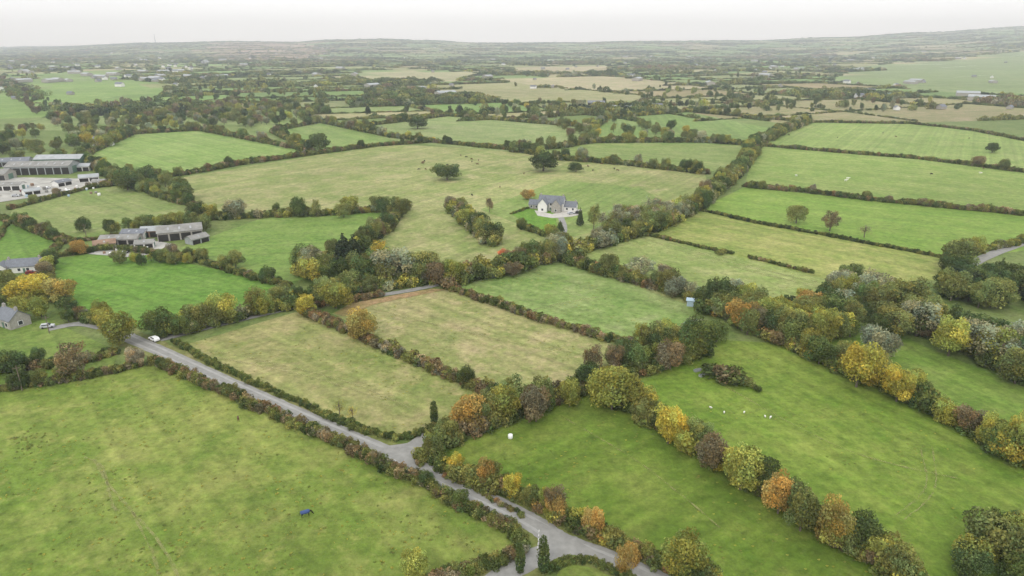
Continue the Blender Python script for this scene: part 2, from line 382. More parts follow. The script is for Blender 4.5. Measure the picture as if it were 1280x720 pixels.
for P in cells:
    vs=[bm.verts.new((x,y,0)) for x,y in P]
    try: f=bm.faces.new(vs)
    except Exception: continue
    cx=sum(p[0] for p in P)/len(P); cy=sum(p[1] for p in P)/len(P)
    c_=R.choice(FC); pt=.45; ov=False
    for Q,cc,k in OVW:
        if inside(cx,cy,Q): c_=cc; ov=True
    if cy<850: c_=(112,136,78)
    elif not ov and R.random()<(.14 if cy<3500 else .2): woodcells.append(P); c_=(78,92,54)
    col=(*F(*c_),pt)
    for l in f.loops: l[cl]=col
bmesh.ops.remove_doubles(bm,verts=bm.verts,dist=.01)
for yy in range(1400,15500,300):
    bmesh.ops.bisect_plane(bm,geom=bm.verts[:]+bm.edges[:]+bm.faces[:],plane_co=(0,yy,0),plane_no=(0,1,0))
for xx in range(-14400,14500,400):
    bmesh.ops.bisect_plane(bm,geom=bm.verts[:]+bm.edges[:]+bm.faces[:],plane_co=(xx,0,0),plane_no=(1,0,0))
for v_ in bm.verts: v_.co.z=hgt(v_.co.x,v_.co.y)
bmesh.ops.triangulate(bm,faces=[f for f in bm.faces if len(f.verts)>4])
bmesh.ops.recalc_face_normals(bm,faces=bm.faces)
me=bpy.data.meshes.new('ground'); bm.to_mesh(me); bm.free(); me.materials.append(GRASS)
if sum(p.normal.z for p in me.polygons)<0: me.flip_normals()
link(bpy.data.objects.new('ground',me))
# distant hedges
pts=[]
RIGHTC=[gp(*q) for q in [(940,185),(1010,153),(1300,150),(1400,230),(940,235)]]
for a,b in segs:
    if max(a[1],b[1])<820: continue
    d=math.dist(a,b)
    if R.random()<.05: continue
    ang=math.atan2(b[1]-a[1],b[0]-a[0]); my=(a[1]+b[1])/2
    tall=R.uniform(3,9.5)*(1.0 if my>1500 else .75); s=0
    while s<d:
        f=s/d; x=a[0]+(b[0]-a[0])*f; y=a[1]+(b[1]-a[1])*f
        s+=tall*.85+max(0,y)*.003
        if y<860 or abs(x)>.84*y+250: continue
        if any(k and inside(x,y,Q) for Q,_,k in OVW): continue
        if inside(x,y,RIGHTC): continue
        hh=tall*R.uniform(.5,1.25)*(1.6 if R.random()<.15 else 1)
        wx=hh*R.uniform(.8,1.2)+y*.0012
        pts.append((x+R.uniform(-2,2),y+R.uniform(-2,2),hgt(x,y)-.3,wx,hh*.7,hh,ang+R.uniform(-.3,.3),R.choice(FAR),pick('far')))
scatter('distant_hedgerows',pts); nfar=len(pts)
pts=[]
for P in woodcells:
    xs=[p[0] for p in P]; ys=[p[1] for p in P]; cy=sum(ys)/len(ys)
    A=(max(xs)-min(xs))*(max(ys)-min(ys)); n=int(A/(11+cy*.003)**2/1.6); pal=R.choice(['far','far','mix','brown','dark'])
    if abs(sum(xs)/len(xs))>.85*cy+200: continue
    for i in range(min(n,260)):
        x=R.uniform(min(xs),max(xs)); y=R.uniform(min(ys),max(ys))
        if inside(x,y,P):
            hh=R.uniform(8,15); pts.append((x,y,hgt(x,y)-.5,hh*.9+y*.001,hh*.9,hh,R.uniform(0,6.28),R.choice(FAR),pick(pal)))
for i in range(4000):   # loose trees
    y=900*math.exp(R.random()*2.4); x=R.uniform(-.85,.85)*y
    if noise.noise(Vector((x/500,y/500,9)))<-.05: continue
    if any(k and inside(x,y,Q) for Q,_,k in OVW) or inside(x,y,RIGHTC): continue
    hh=R.uniform(6,14); pts.append((x,y,hgt(x,y)-.3,hh*.6,hh*.6,hh,R.uniform(0,6.28),R.choice(FAR+ROUND),pick('far')))
scatter('distant_woodland',pts); nfar+=len(pts)
pts=[]
for i in range(260):
    y=1000*math.exp(R.random()*2.0); x=R.uniform(-.8,.8)*y
    if noise.noise(Vector((x/700,y/700,4)))<-.05: continue
    s=R.uniform(.8,1.3); pts.append((x,y,hgt(x,y)+.6,s,s,s,R.uniform(0,3.1),R.choice(FHOUSE),(1,1,1)))
for i in range(55):
    x,y=gp(R.uniform(10,260),R.uniform(74,104)); pts.append((x,y,hgt(x,y)+1,1.2,1.2,1.2,R.uniform(0,3.1),R.choice(FHOUSE),(1,1,1)))
for i in range(24):
    x,y=gp(R.uniform(860,1080),R.uniform(72,92)); pts.append((x,y,hgt(x,y)+1,1.2,1.2,1.2,R.uniform(0,3.1),R.choice(FHOUSE),(1,1,1)))
scatter('distant_houses',pts)
y=9400; x=(245-640)/FPX/cp*y
V=[];Fc=[]
for k in range(4):
    t=k*math.pi/2+.4; tube(V,Fc,(4*math.cos(t),4*math.sin(t),0),(1.5*math.cos(t),1.5*math.sin(t),125),1.5,1.5,4)
for z in range(5,120,9):
    r=4-2.5*z/125
    for k in range(4):
        t=k*math.pi/2+.4; t2=t+math.pi/2; tube(V,Fc,(r*math.cos(t),r*math.sin(t),z),(r*math.cos(t2),r*math.sin(t2),z+5),.5,.5,4)
o=link(bpy.data.objects.new('radio_mast',mesh('radio_mast',V,Fc,TIN2))); o.location=(x,y,hgt(x,y)-1)
# ------------------------------------------------------------------ roads
def smooth(P,n=8):
    out=[]
    for i in range(len(P)-1):
        p0=P[max(0,i-1)];p1=P[i];p2=P[i+1];p3=P[min(len(P)-1,i+2)]
        for k in range(n):
            t=k/n; out.append(tuple(.5*((2*p1[j])+(-p0[j]+p2[j])*t+(2*p0[j]-5*p1[j]+4*p2[j]-p3[j])*t*t+(-p0[j]+3*p1[j]-3*p2[j]+p3[j])*t**3) for j in (0,1)))
    out.append(P[-1]); return out
def strip(name,P,w,z,mat,off=0,taper=None,col=None,rag=0):
    V=[];Fc=[]
    for i,p in enumerate(P):
        a=P[max(0,i-1)];b=P[min(len(P)-1,i+1)]; d=math.dist(a,b); nx,ny=-(b[1]-a[1])/d,(b[0]-a[0])/d
        ww=w/2*(taper[i] if taper else 1)
        r1,r2=R.uniform(-rag,rag),R.uniform(-rag,rag)
        V+=[(p[0]+nx*(off+ww+r1),p[1]+ny*(off+ww+r1),z),(p[0]+nx*(off-ww+r2),p[1]+ny*(off-ww+r2),z)]
    for i in range(len(P)-1): Fc.append((2*i,2*i+1,2*i+3,2*i+2))
    me=mesh(name,V,Fc,mat)
    for p in me.polygons:
        if p.normal.z<0: p.flip()
    if col: setcol(me,'fcol',[col]*len(V))
    return link(bpy.data.objects.new(name,me))
main=[(150,416),(165,424),(200,439),(260,467),(330,499),(400,530),(450,552),(500,574),(560,603),(620,631),(665,654),(700,676),(745,694),(800,716),(850,742)]
mw=smooth([gp(*p) for p in main],10)
VG=(*F(118,132,78),.6)
strip('grass_verge',mw,9.2,.150,GRASS,col=VG,rag=.5)
strip('country_road',mw,5.0,.175,ASPH,rag=.14)
for s in (-1.15,1.15): strip('road_wheel_tracks',mw,.75,.180,ASPH2,off=s,rag=.08)
side=smooth([gp(*p) for p in [(705,680),(685,690),(660,702),(632,718),(600,745)]],8)
strip('grass_verge',side,9,.155,GRASS,col=VG,rag=.4)
strip('side_road',side,4.8,.184,ASPH,rag=.1)
lane=smooth([gp(*p) for p in [(495,570),(512,562),(526,553),(545,541),(580,525)]],8)
strip('side_lane',lane,4.4,.188,ASPH,rag=.1)
polymesh('road_junction',[gp(*p) for p in [(470,560),(500,556),(520,553),(530,560),(522,572),(545,594),(520,590),(490,573)]],.192,ASPH)
polymesh('road_junction',[gp(*p) for p in [(668,650),(700,665),(745,690),(765,706),(730,700),(715,698),(695,697),(665,712),(640,718),(660,697),(672,684),(674,668)]],.196,ASPH)
polymesh('grass_triangle',[gp(*p) for p in [(697,716),(715,706),(745,712),(775,728),(780,745),(690,745)]],.21,GRASS,(*F(116,140,68),.5))
MARK=simple('worn_white_marking',(.5,.5,.48),.8,.25,2)
for k in range(5):
    t=k/5; a,b=gp(672+2*t,687-26*t),gp(672.3+2*t,684-26*t); strip('road_marking',[a,b],.14,.204,MARK)
for P,w in (([(60,412),(105,405),(150,416)],4),([(200,425),(300,400),(400,378),(470,370),(530,360),(560,352)],3.5),([(1205,335),(1240,318),(1290,300)],5),([(700,300),(705,285),(700,270)],3.5)):
    strip('lane',smooth([gp(*p) for p in P],6),w,.17,ASPH,rag=.15)
TRK,nt,bs=newmat('trodden_grass'); g=N(nt,'ShaderNodeNewGeometry'); bs.inputs['Base Color'].default_value=(*F(160,162,116),1)
tb=N(nt,'ShaderNodeBsdfTransparent'); mx=N(nt,'ShaderNodeMixShader'); nt.links.new(maprange(nt,noisen(nt,g.outputs['Position'],.5,4),.36,.68,.05,.62),mx.inputs[0]); nt.links.new(tb.outputs[0],mx.inputs[1]); nt.links.new(bs.outputs[0],mx.inputs[2]); nt.links.new(mx.outputs[0],nt.nodes['Material Output'].inputs[0])
for P,w in (([(118,575),(135,605),(165,640),(200,680),(230,735)],.6),([(105,572),(128,585),(140,630),(150,640)],.5),([(165,640),(190,690),(200,730)],.4),([(260,445),(380,470),(480,500)],.6),([(460,385),(560,410),(690,440)],.6),([(250,436),(330,452),(440,480),(530,520)],.5),
            ([(1165,560),(1170,600),(1160,625),(1130,650)],.35),([(1150,560),(1158,600),(1148,622),(1120,645)],.35),([(700,520),(800,580),(900,660)],.4),([(900,480),(1050,560),(1200,600)],.35),([(810,300),(900,330),(1020,358)],.8),([(815,296),(905,326),(1025,354)],.8),([(620,400),(700,380),(760,370)],.8)):
    strip('trodden_path',smooth([gp(*p) for p in P],8),w,.24,TRK,rag=.15)
# ------------------------------------------------------------------ hedges
row([(190,453),(250,478),(330,512),(400,547),(470,578),(500,593),(560,623),(600,643),(638,662)],2.0,3.2,3.0,'trim',tree=.06,th=(3.5,5),emb='mix')
row([(638,662),(655,676),(652,690),(615,705),(560,726),(530,740)],2.0,2.8,3,'hedge')
row([(218,428),(270,457),(340,489),(410,522),(460,542),(500,549),(530,541),(560,530)],1.3,2.0,2.2,'green')
row([(-20,490),(60,481),(110,471),(180,456)],2,3,3,'hedge',tree=.2,th=(4,7))
row([(528,572),(570,592),(620,612),(660,628),(700,648),(740,668),(790,690),(830,708),(900,735)],2.2,4.2,4,'aut2',tree=.4,th=(4,7),emb='autumn')
row([(688,714),(703,704),(722,701),(748,707),(785,724),(800,738)],1.3,1.8,1.6,'green')
row([(655,645),(600,618),(560,598),(520,580)],1.0,1.6,1.0,'trim',gap=.45)
row([(735,485),(790,515),(850,550),(900,583),(960,622),(1010,652),(1060,682),(1110,712),(1150,738)],3,5.5,5.5,'aut2',tree=.9,th=(6,9.5),emb='autumn')
row([(540,562),(580,545),(620,528),(680,508),(730,488),(780,470),(830,458),(880,440)],3.5,6,7,'hedge',tree=.7,th=(7,10),emb='autumn')
row([(372,388),(430,415),(490,440),(550,467),(600,487),(650,508)],2.5,4,3.5,'brown',tree=.12,th=(5,7),emb='mix')
row([(553,358),(620,382),(700,408),(760,425),(820,440)],2.2,3.4,3,'trim')
row([(690,322),(740,338),(800,355),(860,374),(900,392)],3,6,5,'hedge',tree=.4,th=(7,11),emb='grey',kinds=WILL+ROUND)
row([(800,292),(870,308),(960,328),(1040,347)],1.2,2.4,2,'hedge',gap=.42)
row([(870,262),(950,280),(1050,298),(1190,325)],1.6,2.2,2,'dark')
row([(930,234),(1000,240),(1100,252),(1290,270)],2.5,4.5,4,'hedge',tree=.1,th=(5,7))
row([(945,182),(1050,191),(1150,199),(1290,217)],2.2,4.2,4,'hedge',tree=.03)
row([(1010,153),(1140,155),(1215,163),(1290,178)],2.5,4,5,'hedge')
row([(1010,153),(970,170),(945,182),(932,205),(905,232),(872,260),(825,284),(760,303),(700,322),(640,338),(553,358)],5,8,11,'mix',tree=1.0,th=(8,12),emb='mix')
row([(200,420),(260,408),(330,390),(372,382),(400,374),(470,362),(553,352)],3,6,7,'mix',tree=.7,th=(7,11),emb='mix')
row([(372,388),(430,378),(480,370)],1.5,3,3,'brown')
row([(62,322),(140,312),(230,322),(300,343),(360,360)],2,3.2,3,'hedge',tree=.12,th=(6,9))
row([(60,322),(62,360),(90,395),(150,410)],2.5,4,4,'hedge',tree=.3,th=(6,9),emb='autumn')
row([(240,275),(320,272),(400,269),(505,262)],3,6,6,'mix',tree=.4,th=(8,12))
row([(505,262),(480,290),(430,320),(380,345)],4,7,7,'mix',tree=.4,th=(8,12))
row([(145,231),(230,219),(300,206),(380,195),(470,183),(540,178),(640,188)],3,5,5,'hedge',tree=.18,th=(7,10))
row([(640,188),(700,200),(780,206),(885,218)],3.5,6,6,'mix',tree=.4,th=(8,12))
row([(110,236),(150,231),(240,258),(255,273)],3,5,5,'hedge',tree=.25,th=(7,10))
row([(12,262),(110,236)],2,3.5,3,'hedge',tree=.1); row([(-20,268),(30,283),(78,304),(62,322)],2,4,4,'hedge',tree=.3,th=(6,9))
row([(0,300),(10,278),(100,302),(180,292)],1.5,2.6,2,'hedge')
row([(900,392),(960,422),(1030,452),(1100,482),(1180,522),(1240,557),(1300,592)],3.5,6.5,7,'aut2',tree=.8,th=(7,11),emb='autumn')
row([(880,388),(960,400),(1050,385),(1120,398),(1200,422),(1290,480)],4,8,14,'mix',tree=1.0,th=(9,13),emb='mix',kinds=WILL+ROUND)
row([(1055,352),(1060,380),(1080,395)],3,6,8,'mix',tree=.6,th=(8,12))
row([(1180,350),(1195,325),(1215,318),(1290,300)],2,4,4,'mix',tree=.3,th=(6,10))
row([(565,262),(582,275),(600,292),(615,308)],5,8,10,'mix',tree=1.0,th=(8,11),emb='mix')
row([(100,200),(150,228)],4,7,7,'mix',tree=.8,th=(8,12)); row([(100,198),(165,168),(250,163),(390,190)],3,6,6,'hedge',tree=.3,th=(8,12))
row([(390,190),(340,165),(400,153),(490,172),(545,178)],3,6,6,'mix',tree=.4,th=(8,12))
row([(440,160),(560,145),(740,160)],3,6,6,'mix',tree=.3,th=(8,12)); row([(640,190),(700,185),(740,178),(880,178),(945,182)],4,7,9,'mix',tree=.5,th=(9,13))
row([(740,178),(745,160),(760,148),(860,140),(1010,153)],3,6,6,'mix',tree=.4,th=(8,12))
row([(-20,470),(0,465),(60,458),(100,455),(150,440)],1.5,3.5,5,'hedge',gap=.35,tree=.2,th=(4,7))
row([(640,268),(690,250)],1.2,2,1.5,'green'); row([(650,285),(700,302)],2,4,3,'green',tree=.4,th=(5,8),emb='autumn')
# woods and belts
wood([(1090,420),(1130,395),(1210,425),(1300,470),(1300,495),(1180,440)],26,8,13,'mix')
wood([(900,395),(1000,400),(1090,385),(1100,415),(1010,430),(930,420)],48,7,12,'autumn')
wood([(1160,365),(1200,345),(1300,360),(1300,390),(1200,385)],34,9,13,'dark',kinds=CON+ROUND)
wood([(380,335),(440,325),(520,335),(540,350),(470,362),(390,362)],30,9,13,'mix')
wood([(130,190),(90,170),(60,150),(200,140),(360,130),(420,140),(340,160),(250,160),(165,166)],280,8,13,'mix')
wood([(200,150),(230,128),(350,132),(340,156)],60,8,13,'brown')
wood([(-60,95),(0,95),(60,132),(100,165),(60,165),(20,125)],70,8,13,'brown')
wood([(-80,168),(60,160),(130,175),(110,200),(60,205),(-80,200)],70,8,13,'mix')
wood([(740,288),(770,275),(850,262),(860,272),(800,292)],42,9,12,'grey',kinds=WILL+BARE)
wood([(145,235),(160,215),(200,222),(250,250),(200,246)],26,7,11,'mix')
wood([(-60,350),(0,350),(40,368),(90,390),(160,412),(100,405),(0,395),(-60,400)],46,5,9,'autumn')
wood([(110,296),(170,284),(250,278),(262,290),(215,283),(150,292)],24,6,9,'mix')
wood([(110,330),(170,326),(250,322),(260,328),(180,334)],16,4,7,'mix')
wood([(700,160),(760,150),(860,165),(870,176),(720,178)],46,8,12,'mix')
wood([(560,130),(700,128),(820,140),(700,150)],56,7,12,'mix')
wood([(760,478),(880,440),(900,425),(830,425),(800,445),(760,462)],22,7,10,'mix')
wood([(1170,720),(1200,690),(1300,660),(1300,740)],16,4,8,'autumn')
# individual trees
AM=(.34,.27,.08)
T=[(765,512,54,58,'r',YG),(835,555,52,42,'r',YE),(852,565,30,26,'r',YG),(888,588,44,44,'r',BR),(925,612,54,52,'r',YG),(972,642,50,42,'r',OR),(1000,664,56,46,'r',OL),(1037,682,56,44,'r',AM),
(1235,702,56,74,'r',OL),(1268,694,55,40,'r',YG),(855,722,52,58,'r',YG),(784,717,40,28,'r',OR),(1120,722,36,50,'r',OL),(1268,578,58,52,'r',YG),(740,667,34,30,'r',OR),(692,644,40,30,'w',BR),(640,620,30,26,'r',YE),(606,606,30,26,'r',OR),(570,592,26,22,'r',YE),
(540,575,30,26,'r',OL),(520,726,36,38,'r',YG),(679,717,42,14,'y',DG),(650,716,34,13,'y',DG),(670,527,46,38,'r',BR),(632,524,42,42,'r',YG),(600,535,36,36,'r',OL),(560,550,28,30,'r',OL),(712,508,36,32,'r',YG),
(452,424,40,38,'r',AM),(383,393,27,27,'r',YE),(543,530,28,10,'y',DG),(425,522,24,18,'b',YG),(441,526,20,14,'b',YE),(150,432,44,44,'r',YG),(95,472,46,46,'w',BR),(18,468,30,42,'r',DG),(38,378,36,44,'r',YE),(78,378,34,36,'r',AM),(58,345,20,24,'r',BR),
(240,410,27,36,'r',YG),(872,447,52,50,'r',GR),(826,442,42,36,'r',OL),(740,474,48,26,'w',BR),(800,440,40,20,'w',YG),(768,455,26,22,'r',OL),(1070,484,56,52,'r',YE),(1120,502,42,40,'r',YE),(1160,418,42,30,'r',YE),(1025,432,46,40,'r',YG),(990,428,44,38,'r',OL),(960,410,38,34,'r',YG),
(1095,450,45,50,'r',GW),(1145,420,50,56,'w',GW),(1220,450,55,60,'w',GW),(1185,445,50,46,'r',YG),(1090,380,44,60,'w',GW),(1130,392,50,60,'w',OL),(1196,334,40,46,'r',OL),(995,279,25,26,'r',OL),(1037,289,28,24,'w',BR),(1080,297,18,18,'b',PB),
(1240,191,14,16,'r',DG),(559,225,21,36,'r',DG),(679,214,25,40,'r',DG),(522,161,16,26,'r',DG),(400,190,26,30,'r',DG),(660,249,13,18,'r',OR),(612,265,20,12,'w',BR),(628,323,12,14,'r',RD),(638,324,12,14,'r',RD),(645,322,10,12,'r',RD),
(375,271,26,22,'r',GR),(396,271,24,14,'w',OL),(430,272,20,20,'r',OL),(480,268,24,20,'r',DG),(500,272,30,24,'r',OL),(432,340,46,40,'c',DK),(455,338,44,36,'c',DG),(445,345,50,34,'c',DK),(392,348,44,34,'w',GW),(490,354,50,62,'w',GW),(410,380,34,38,'r',OL),(420,385,36,40,'r',YG),
(800,345,26,40,'w',GW),(830,352,24,30,'w',PB),(862,372,22,26,'w',GW),(295,335,24,24,'r',OL),(100,318,20,20,'r',OR),(105,290,20,18,'r',DG),(230,250,24,30,'r',DG),(185,232,26,30,'r',DG),(160,238,30,30,'r',DG),(742,288,36,18,'w',OL),(720,215,12,18,'r',DG),
(350,375,20,30,'r',OL),(560,345,20,30,'r',OL),(640,345,18,26,'r',BR),(690,320,22,26,'r',OL),(915,372,26,30,'r',GW),(880,380,20,20,'r',OL),(700,290,14,12,'c',DG),(725,282,22,10,'c',DG),(900,318,8,12,'s',OL),(890,468,14,30,'s',DG),(915,478,16,34,'s',DG),(905,474,20,30,'s',BR),(930,482,12,22,'s',OL),(946,488,6,12,'s',DG)]
for t in T: tree(*t)
# tussocks / weeds in the pastures
pts=[]
def tuft(px,py,s,tint):
    x,y=gp(px,py); pts.append((x,y,.05,s,s,s*.6,R.uniform(0,6.28),TUFT[0],tint))
for i in range(60): tuft(R.gauss(38,14),R.gauss(553,8),R.uniform(.3,.6),R.choice([GR,OL]))
for i in range(1500):
    px,py=R.uniform(0,600),R.uniform(470,719)
    if inside(*gp(px,py),[gp(*q) for q in fields[0][0]]) and noise.noise(Vector((px/60,py/40,2)))>-.1: tuft(px,py,R.uniform(.18,.5),R.choice([GR,OL,YG,YG]))
for fi in (1,2,3,4,9,10):
    Pw=[gp(*q) for q in fields[fi][0]]; xs=[p[0] for p in Pw]; ys=[p[1] for p in Pw]
    for i in range(800):
        x,y=R.uniform(min(xs),max(xs)),R.uniform(min(ys),max(ys))
        if inside(x,y,Pw) and noise.noise(Vector((x/18,y/18,2)))>.0: pts.append((x,y,.05,.4,.4,R.uniform(.15,.35),0,TUFT[0],R.choice([GR,OL,YG])))
scatter('grass_tussocks',pts)
# ------------------------------------------------------------------ buildings
def box(V,Fc,x0,x1,y0,y1,z0,z1):
    k=len(V); V+=[(x0,y0,z0),(x1,y0,z0),(x1,y1,z0),(x0,y1,z0),(x0,y0,z1),(x1,y0,z1),(x1,y1,z1),(x0,y1,z1)]
    Fc+=[(k,k+3,k+2,k+1),(k+4,k+5,k+6,k+7),(k,k+1,k+5,k+4),(k+1,k+2,k+6,k+5),(k+2,k+3,k+7,k+6),(k+3,k,k+4,k+7)]
def empty(name,x,y,rot):
    e=link(bpy.data.objects.new(name,None)); e.location=(x,y,.05); e.rotation_euler=(0,0,rot); e.empty_display_size=.1; return e
def part(par,name,V,Fc,mat,loc=(0,0,0),rz=0,me=None):
    o=link(bpy.data.objects.new(name,me or mesh(name,V,Fc,mat))); o.parent=par; o.location=loc; o.rotation_euler=(0,0,rz); return o
def block(par,L_,W,e,r,wm,rm,loc=(0,0,0),rz=0,win=2,rows=1,chim=1,door=True,nm=''):
    part(par,nm+'walls_and_roof',0,0,0,loc,rz,gable_mesh('walls_and_roof',L_,W,e,r,wm,rm))
    V=[];Fc=[];V2=[];F2=[]
    for s in (-1,1):
        for rr in range(rows):
            for i in range(win):
                x=-L_/2+L_*(i+.5)/win; z=.9+rr*2.6; y=s*W/2
                box(V2,F2,x-.75,x+.75,min(y,y+s*.05),max(y,y+s*.05),z-.1,z+1.4)
                box(V,Fc,x-.62,x+.62,min(y+s*.053,y+s*.09),max(y+s*.053,y+s*.09),z,z+1.3)
    for s in (-1,1):
        x=s*L_/2
        box(V2,F2,min(x,x+s*.05),max(x,x+s*.05),-.8,.8,.9,2.4); box(V,Fc,min(x+s*.053,x+s*.09),max(x+s*.053,x+s*.09),-.65,.65,1,2.3)
    part(par,nm+'window_frames',V2,F2,WPAINT,loc,rz); part(par,nm+'window_panes',V,Fc,GLASS,loc,rz)
    if door:
        V=[];Fc=[]; box(V,Fc,L_*.02-.5,L_*.02+.5,-W/2-.12,-W/2-.002,0,2.1); part(par,nm+'door',V,Fc,GREENSHEET,loc,rz)
    if chim:
        V=[];Fc=[]
        for s in ([-1,1] if chim>1 else [1]): box(V,Fc,s*(L_/2-.9)-.45,s*(L_/2-.9)+.45,-.4,.4,r-.7,r+1.1); tube(V,Fc,(s*(L_/2-.9),0,r+1.1),(s*(L_/2-.9),0,r+1.5),.14,.14)
        part(par,nm+'chimneys',V,Fc,STONE,loc,rz)
def shed(name,px,py,L_,W,e,r,rot,wm,rm,bays=5,bay_shade=True):
    x,y=gp(px,py); E=empty(name,x,y,rot); part(E,'walls_and_roof',0,0,0,me=gable_mesh('walls_and_roof',L_,W,e,r,wm,rm))
    V=[];Fc=[]
    if bay_shade:
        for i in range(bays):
            a=-L_/2+L_*i/bays; box(V,Fc,a+.35,a+L_/bays-.35,-W/2-.03,-W/2-.005,.05,e*.82)  # flat dark panels on the solid wall, bay shade put into their colour
        part(E,'bay_shade_panels',V,Fc,DARK)
    V=[];Fc=[]; box(V,Fc,L_/2+.004,L_/2+.08,-W*.2,W*.2,0,e*.85); part(E,'sliding_door',V,Fc,RUST if not bay_shade else GREENSHEET)
    V=[];Fc=[]
    for i in range(1,bays): 
        a=-L_/2+L_*i/bays; s=(r-e)/(W/2)
        for sg in (-1,1):
            k=len(V); y0,y1=sg*W*.36,sg*W*.18; V+=[(a-.4,y0,r-abs(y0)*s+.27),(a+.4,y0,r-abs(y0)*s+.27),(a+.4,y1,r-abs(y1)*s+.27),(a-.4,y1,r-abs(y1)*s+.27)]; Fc.append((k,k+1,k+2,k+3))
    if V: part(E,'rooflights',V,Fc,TIN)
    return E
x,y=gp(690,262); E=empty('country_house',x,y,-.28); E.scale=(.86,.86,.9)
block(E,17,8,5.2,9,WHITE,SLATE,(0,0,0),0,5,2,2,nm='main_')
block(E,8,6,5,8.4,WHITE,SLATE,(-4.5,-5.2,0),math.pi/2,2,2,0,False,nm='left_gable_')
block(E,8,6,5,8.4,STONE,SLATE,(4.5,-5.2,0),math.pi/2,2,2,0,False,nm='right_gable_')
block(E,8,6.5,3,5.8,WHITE,SLATE,(12.6,1,0),0,2,1,1,False,nm='wing_')
block(E,7,6,2.8,5.4,STONE,SLATE,(-12.2,1.5,0),.0,2,1,0,False,nm='garage_')
polymesh('gravel_drive',[gp(*p) for p in [(668,263),(672,270),(690,273),(715,271),(728,268),(727,262),(705,264),(690,268)]],.21,GRAVEL)
# farmyards
polymesh('concrete_yard',[gp(*p) for p in [(-60,225),(30,222),(130,224),(140,232),(70,243),(20,250),(-60,262)]],.2,CONC)
shed('farm_shed',55,216,44,17,6,8.6,.12,TIN,TIN2,8); shed('farm_shed',78,206,34,14,5.5,8,.12,GREENSHEET,TIN,6); shed('farm_shed',-10,224,26,14,4.5,7,.1,STONE,TIN2,4)
shed('farm_shed',18,207,24,12,4,6.2,.3,TIN,SLATE,4); shed('farm_shed',112,226,12,8,3,4.6,.5,WHITE,TIN,2); shed('farm_shed',14,237,16,8,3.5,5,.1,WHITE,TIN2,3); shed('farm_shed',78,232,10,6,2.8,4,1.2,WHITE,SLATE,2)
shed('farm_shed',102,213,14,9,3.5,5.2,.2,WHITE,TIN,3); shed('farm_shed',40,243,9,5,2.6,3.8,.9,WHITE,TIN,2); shed('farm_shed',125,231,8,5,2.6,3.8,.1,WHITE,TIN2,2)
polymesh('concrete_yard',[gp(*p) for p in [(110,318),(140,306),(175,298),(215,305),(190,318),(165,322)]],.2,CONC)
shed('farm_shed',152,304,17,8,2.8,4.2,.15,STONE,TIN2,4); shed('farm_shed',226,296,20,13,4.2,6.2,.45,STONE,TIN2,4); shed('farm_shed',196,294,13,8,3.2,4.6,.2,RUST,TIN,3); shed('farm_shed',170,297,11,7,3,4.3,.05,WHITE,SLATE,3)
shed('farm_shed',132,310,9,6,2.6,4,.5,STONE,RUST,2); shed('farm_shed',247,303,9,6,2.6,4,1.0,TIN,TIN2,2); shed('farm_shed',182,309,8,5,2.4,3.6,.3,WHITE,TIN2,2)
x,y=gp(34,338); E=empty('white_bungalow',x,y,.25); E.scale=(.85,.85,.9); block(E,15,7.5,3,5.8,WHITE,SLATE,win=4,chim=2); block(E,6,6,2.8,5.2,WHITE,SLATE,(-9.5,-2,0),math.pi/2,1,1,0,False,nm='wing_')
x,y=gp(18,406); E=empty('stone_cottage',x,y,-.5); block(E,9,6.5,3.2,6,STONE,SLATE,win=2,chim=2)
x,y=gp(1262,352); E=empty('white_bungalow',x,y,-.5); block(E,14,7,3,5.6,WHITE,SLATE,win=3,chim=1)
x,y=gp(130,182); E=empty('farmhouse',x,y,.2); block(E,16,8,5,8,WHITE,SLATE,win=4,rows=2,chim=2)
shed('field_barn',780,139,36,16,5,8,-.1,RUST,TIN,6); shed('field_barn',745,132,26,14,5,7.5,-.1,TIN,SLATE,5)
E=shed('field_shelter',866,382,4.2,2.8,2.2,2.7,-.3,BWRAP,BWRAP,1,False)
def bale(px,py,s=1.25,mat=WPAINT):
    x,y=gp(px,py); V=[];Fc=[]
    prof=[(0,0),(.42,0),(.58,.05),(.64,.16),(.65,.6),(.64,1.04),(.58,1.15),(.42,1.2),(0,1.2)]; n=20
    for i in range(n):
        t=2*math.pi*i/n
        for k,(r,z) in enumerate(prof): 
            rr=r*(1+.02*math.sin(5*t+k)); V.append((rr*math.cos(t)*s,rr*math.sin(t)*s,z*s))
    m=len(prof)
    for i in range(n):
        for k in range(m-1): Fc.append((i*m+k,((i+1)%n)*m+k,((i+1)%n)*m+k+1,i*m+k+1))
    o=link(bpy.data.objects.new('wrapped_bale',mesh('wrapped_bale',V,Fc,mat,smooth=True))); o.location=(x,y,.05)
bale(638,548,.9)
for i in range(40): bale(R.uniform(0,130),R.uniform(230,247),R.uniform(.8,1.7),R.choice([WPAINT,WHITE,WHITE,CONC,BWRAP,RUST,TIN2]))
for i in range(14): bale(R.uniform(125,195),R.uniform(308,318),R.uniform(.6,1.2),R.choice([WPAINT,WHITE,BWRAP,RUST]))
def trough(px,py):
    x,y=gp(px,py); V=[];Fc=[]; 
    box(V,Fc,-1.2,1.2,-.5,-.42,0,.6);box(V,Fc,-1.2,1.2,.42,.5,0,.6);box(V,Fc,-1.2,-1.12,-.418,.418,0,.598);box(V,Fc,1.12,1.2,-.418,.418,0,.598);box(V,Fc,-1.118,1.118,-.417,.417,.05,.12)
    o=link(bpy.data.objects.new('water_trough',mesh('water_trough',V,Fc,TIN))); o.location=(x,y,.05); o.rotation_euler=(0,0,R.random())
trough(872,464); trough(878,470)
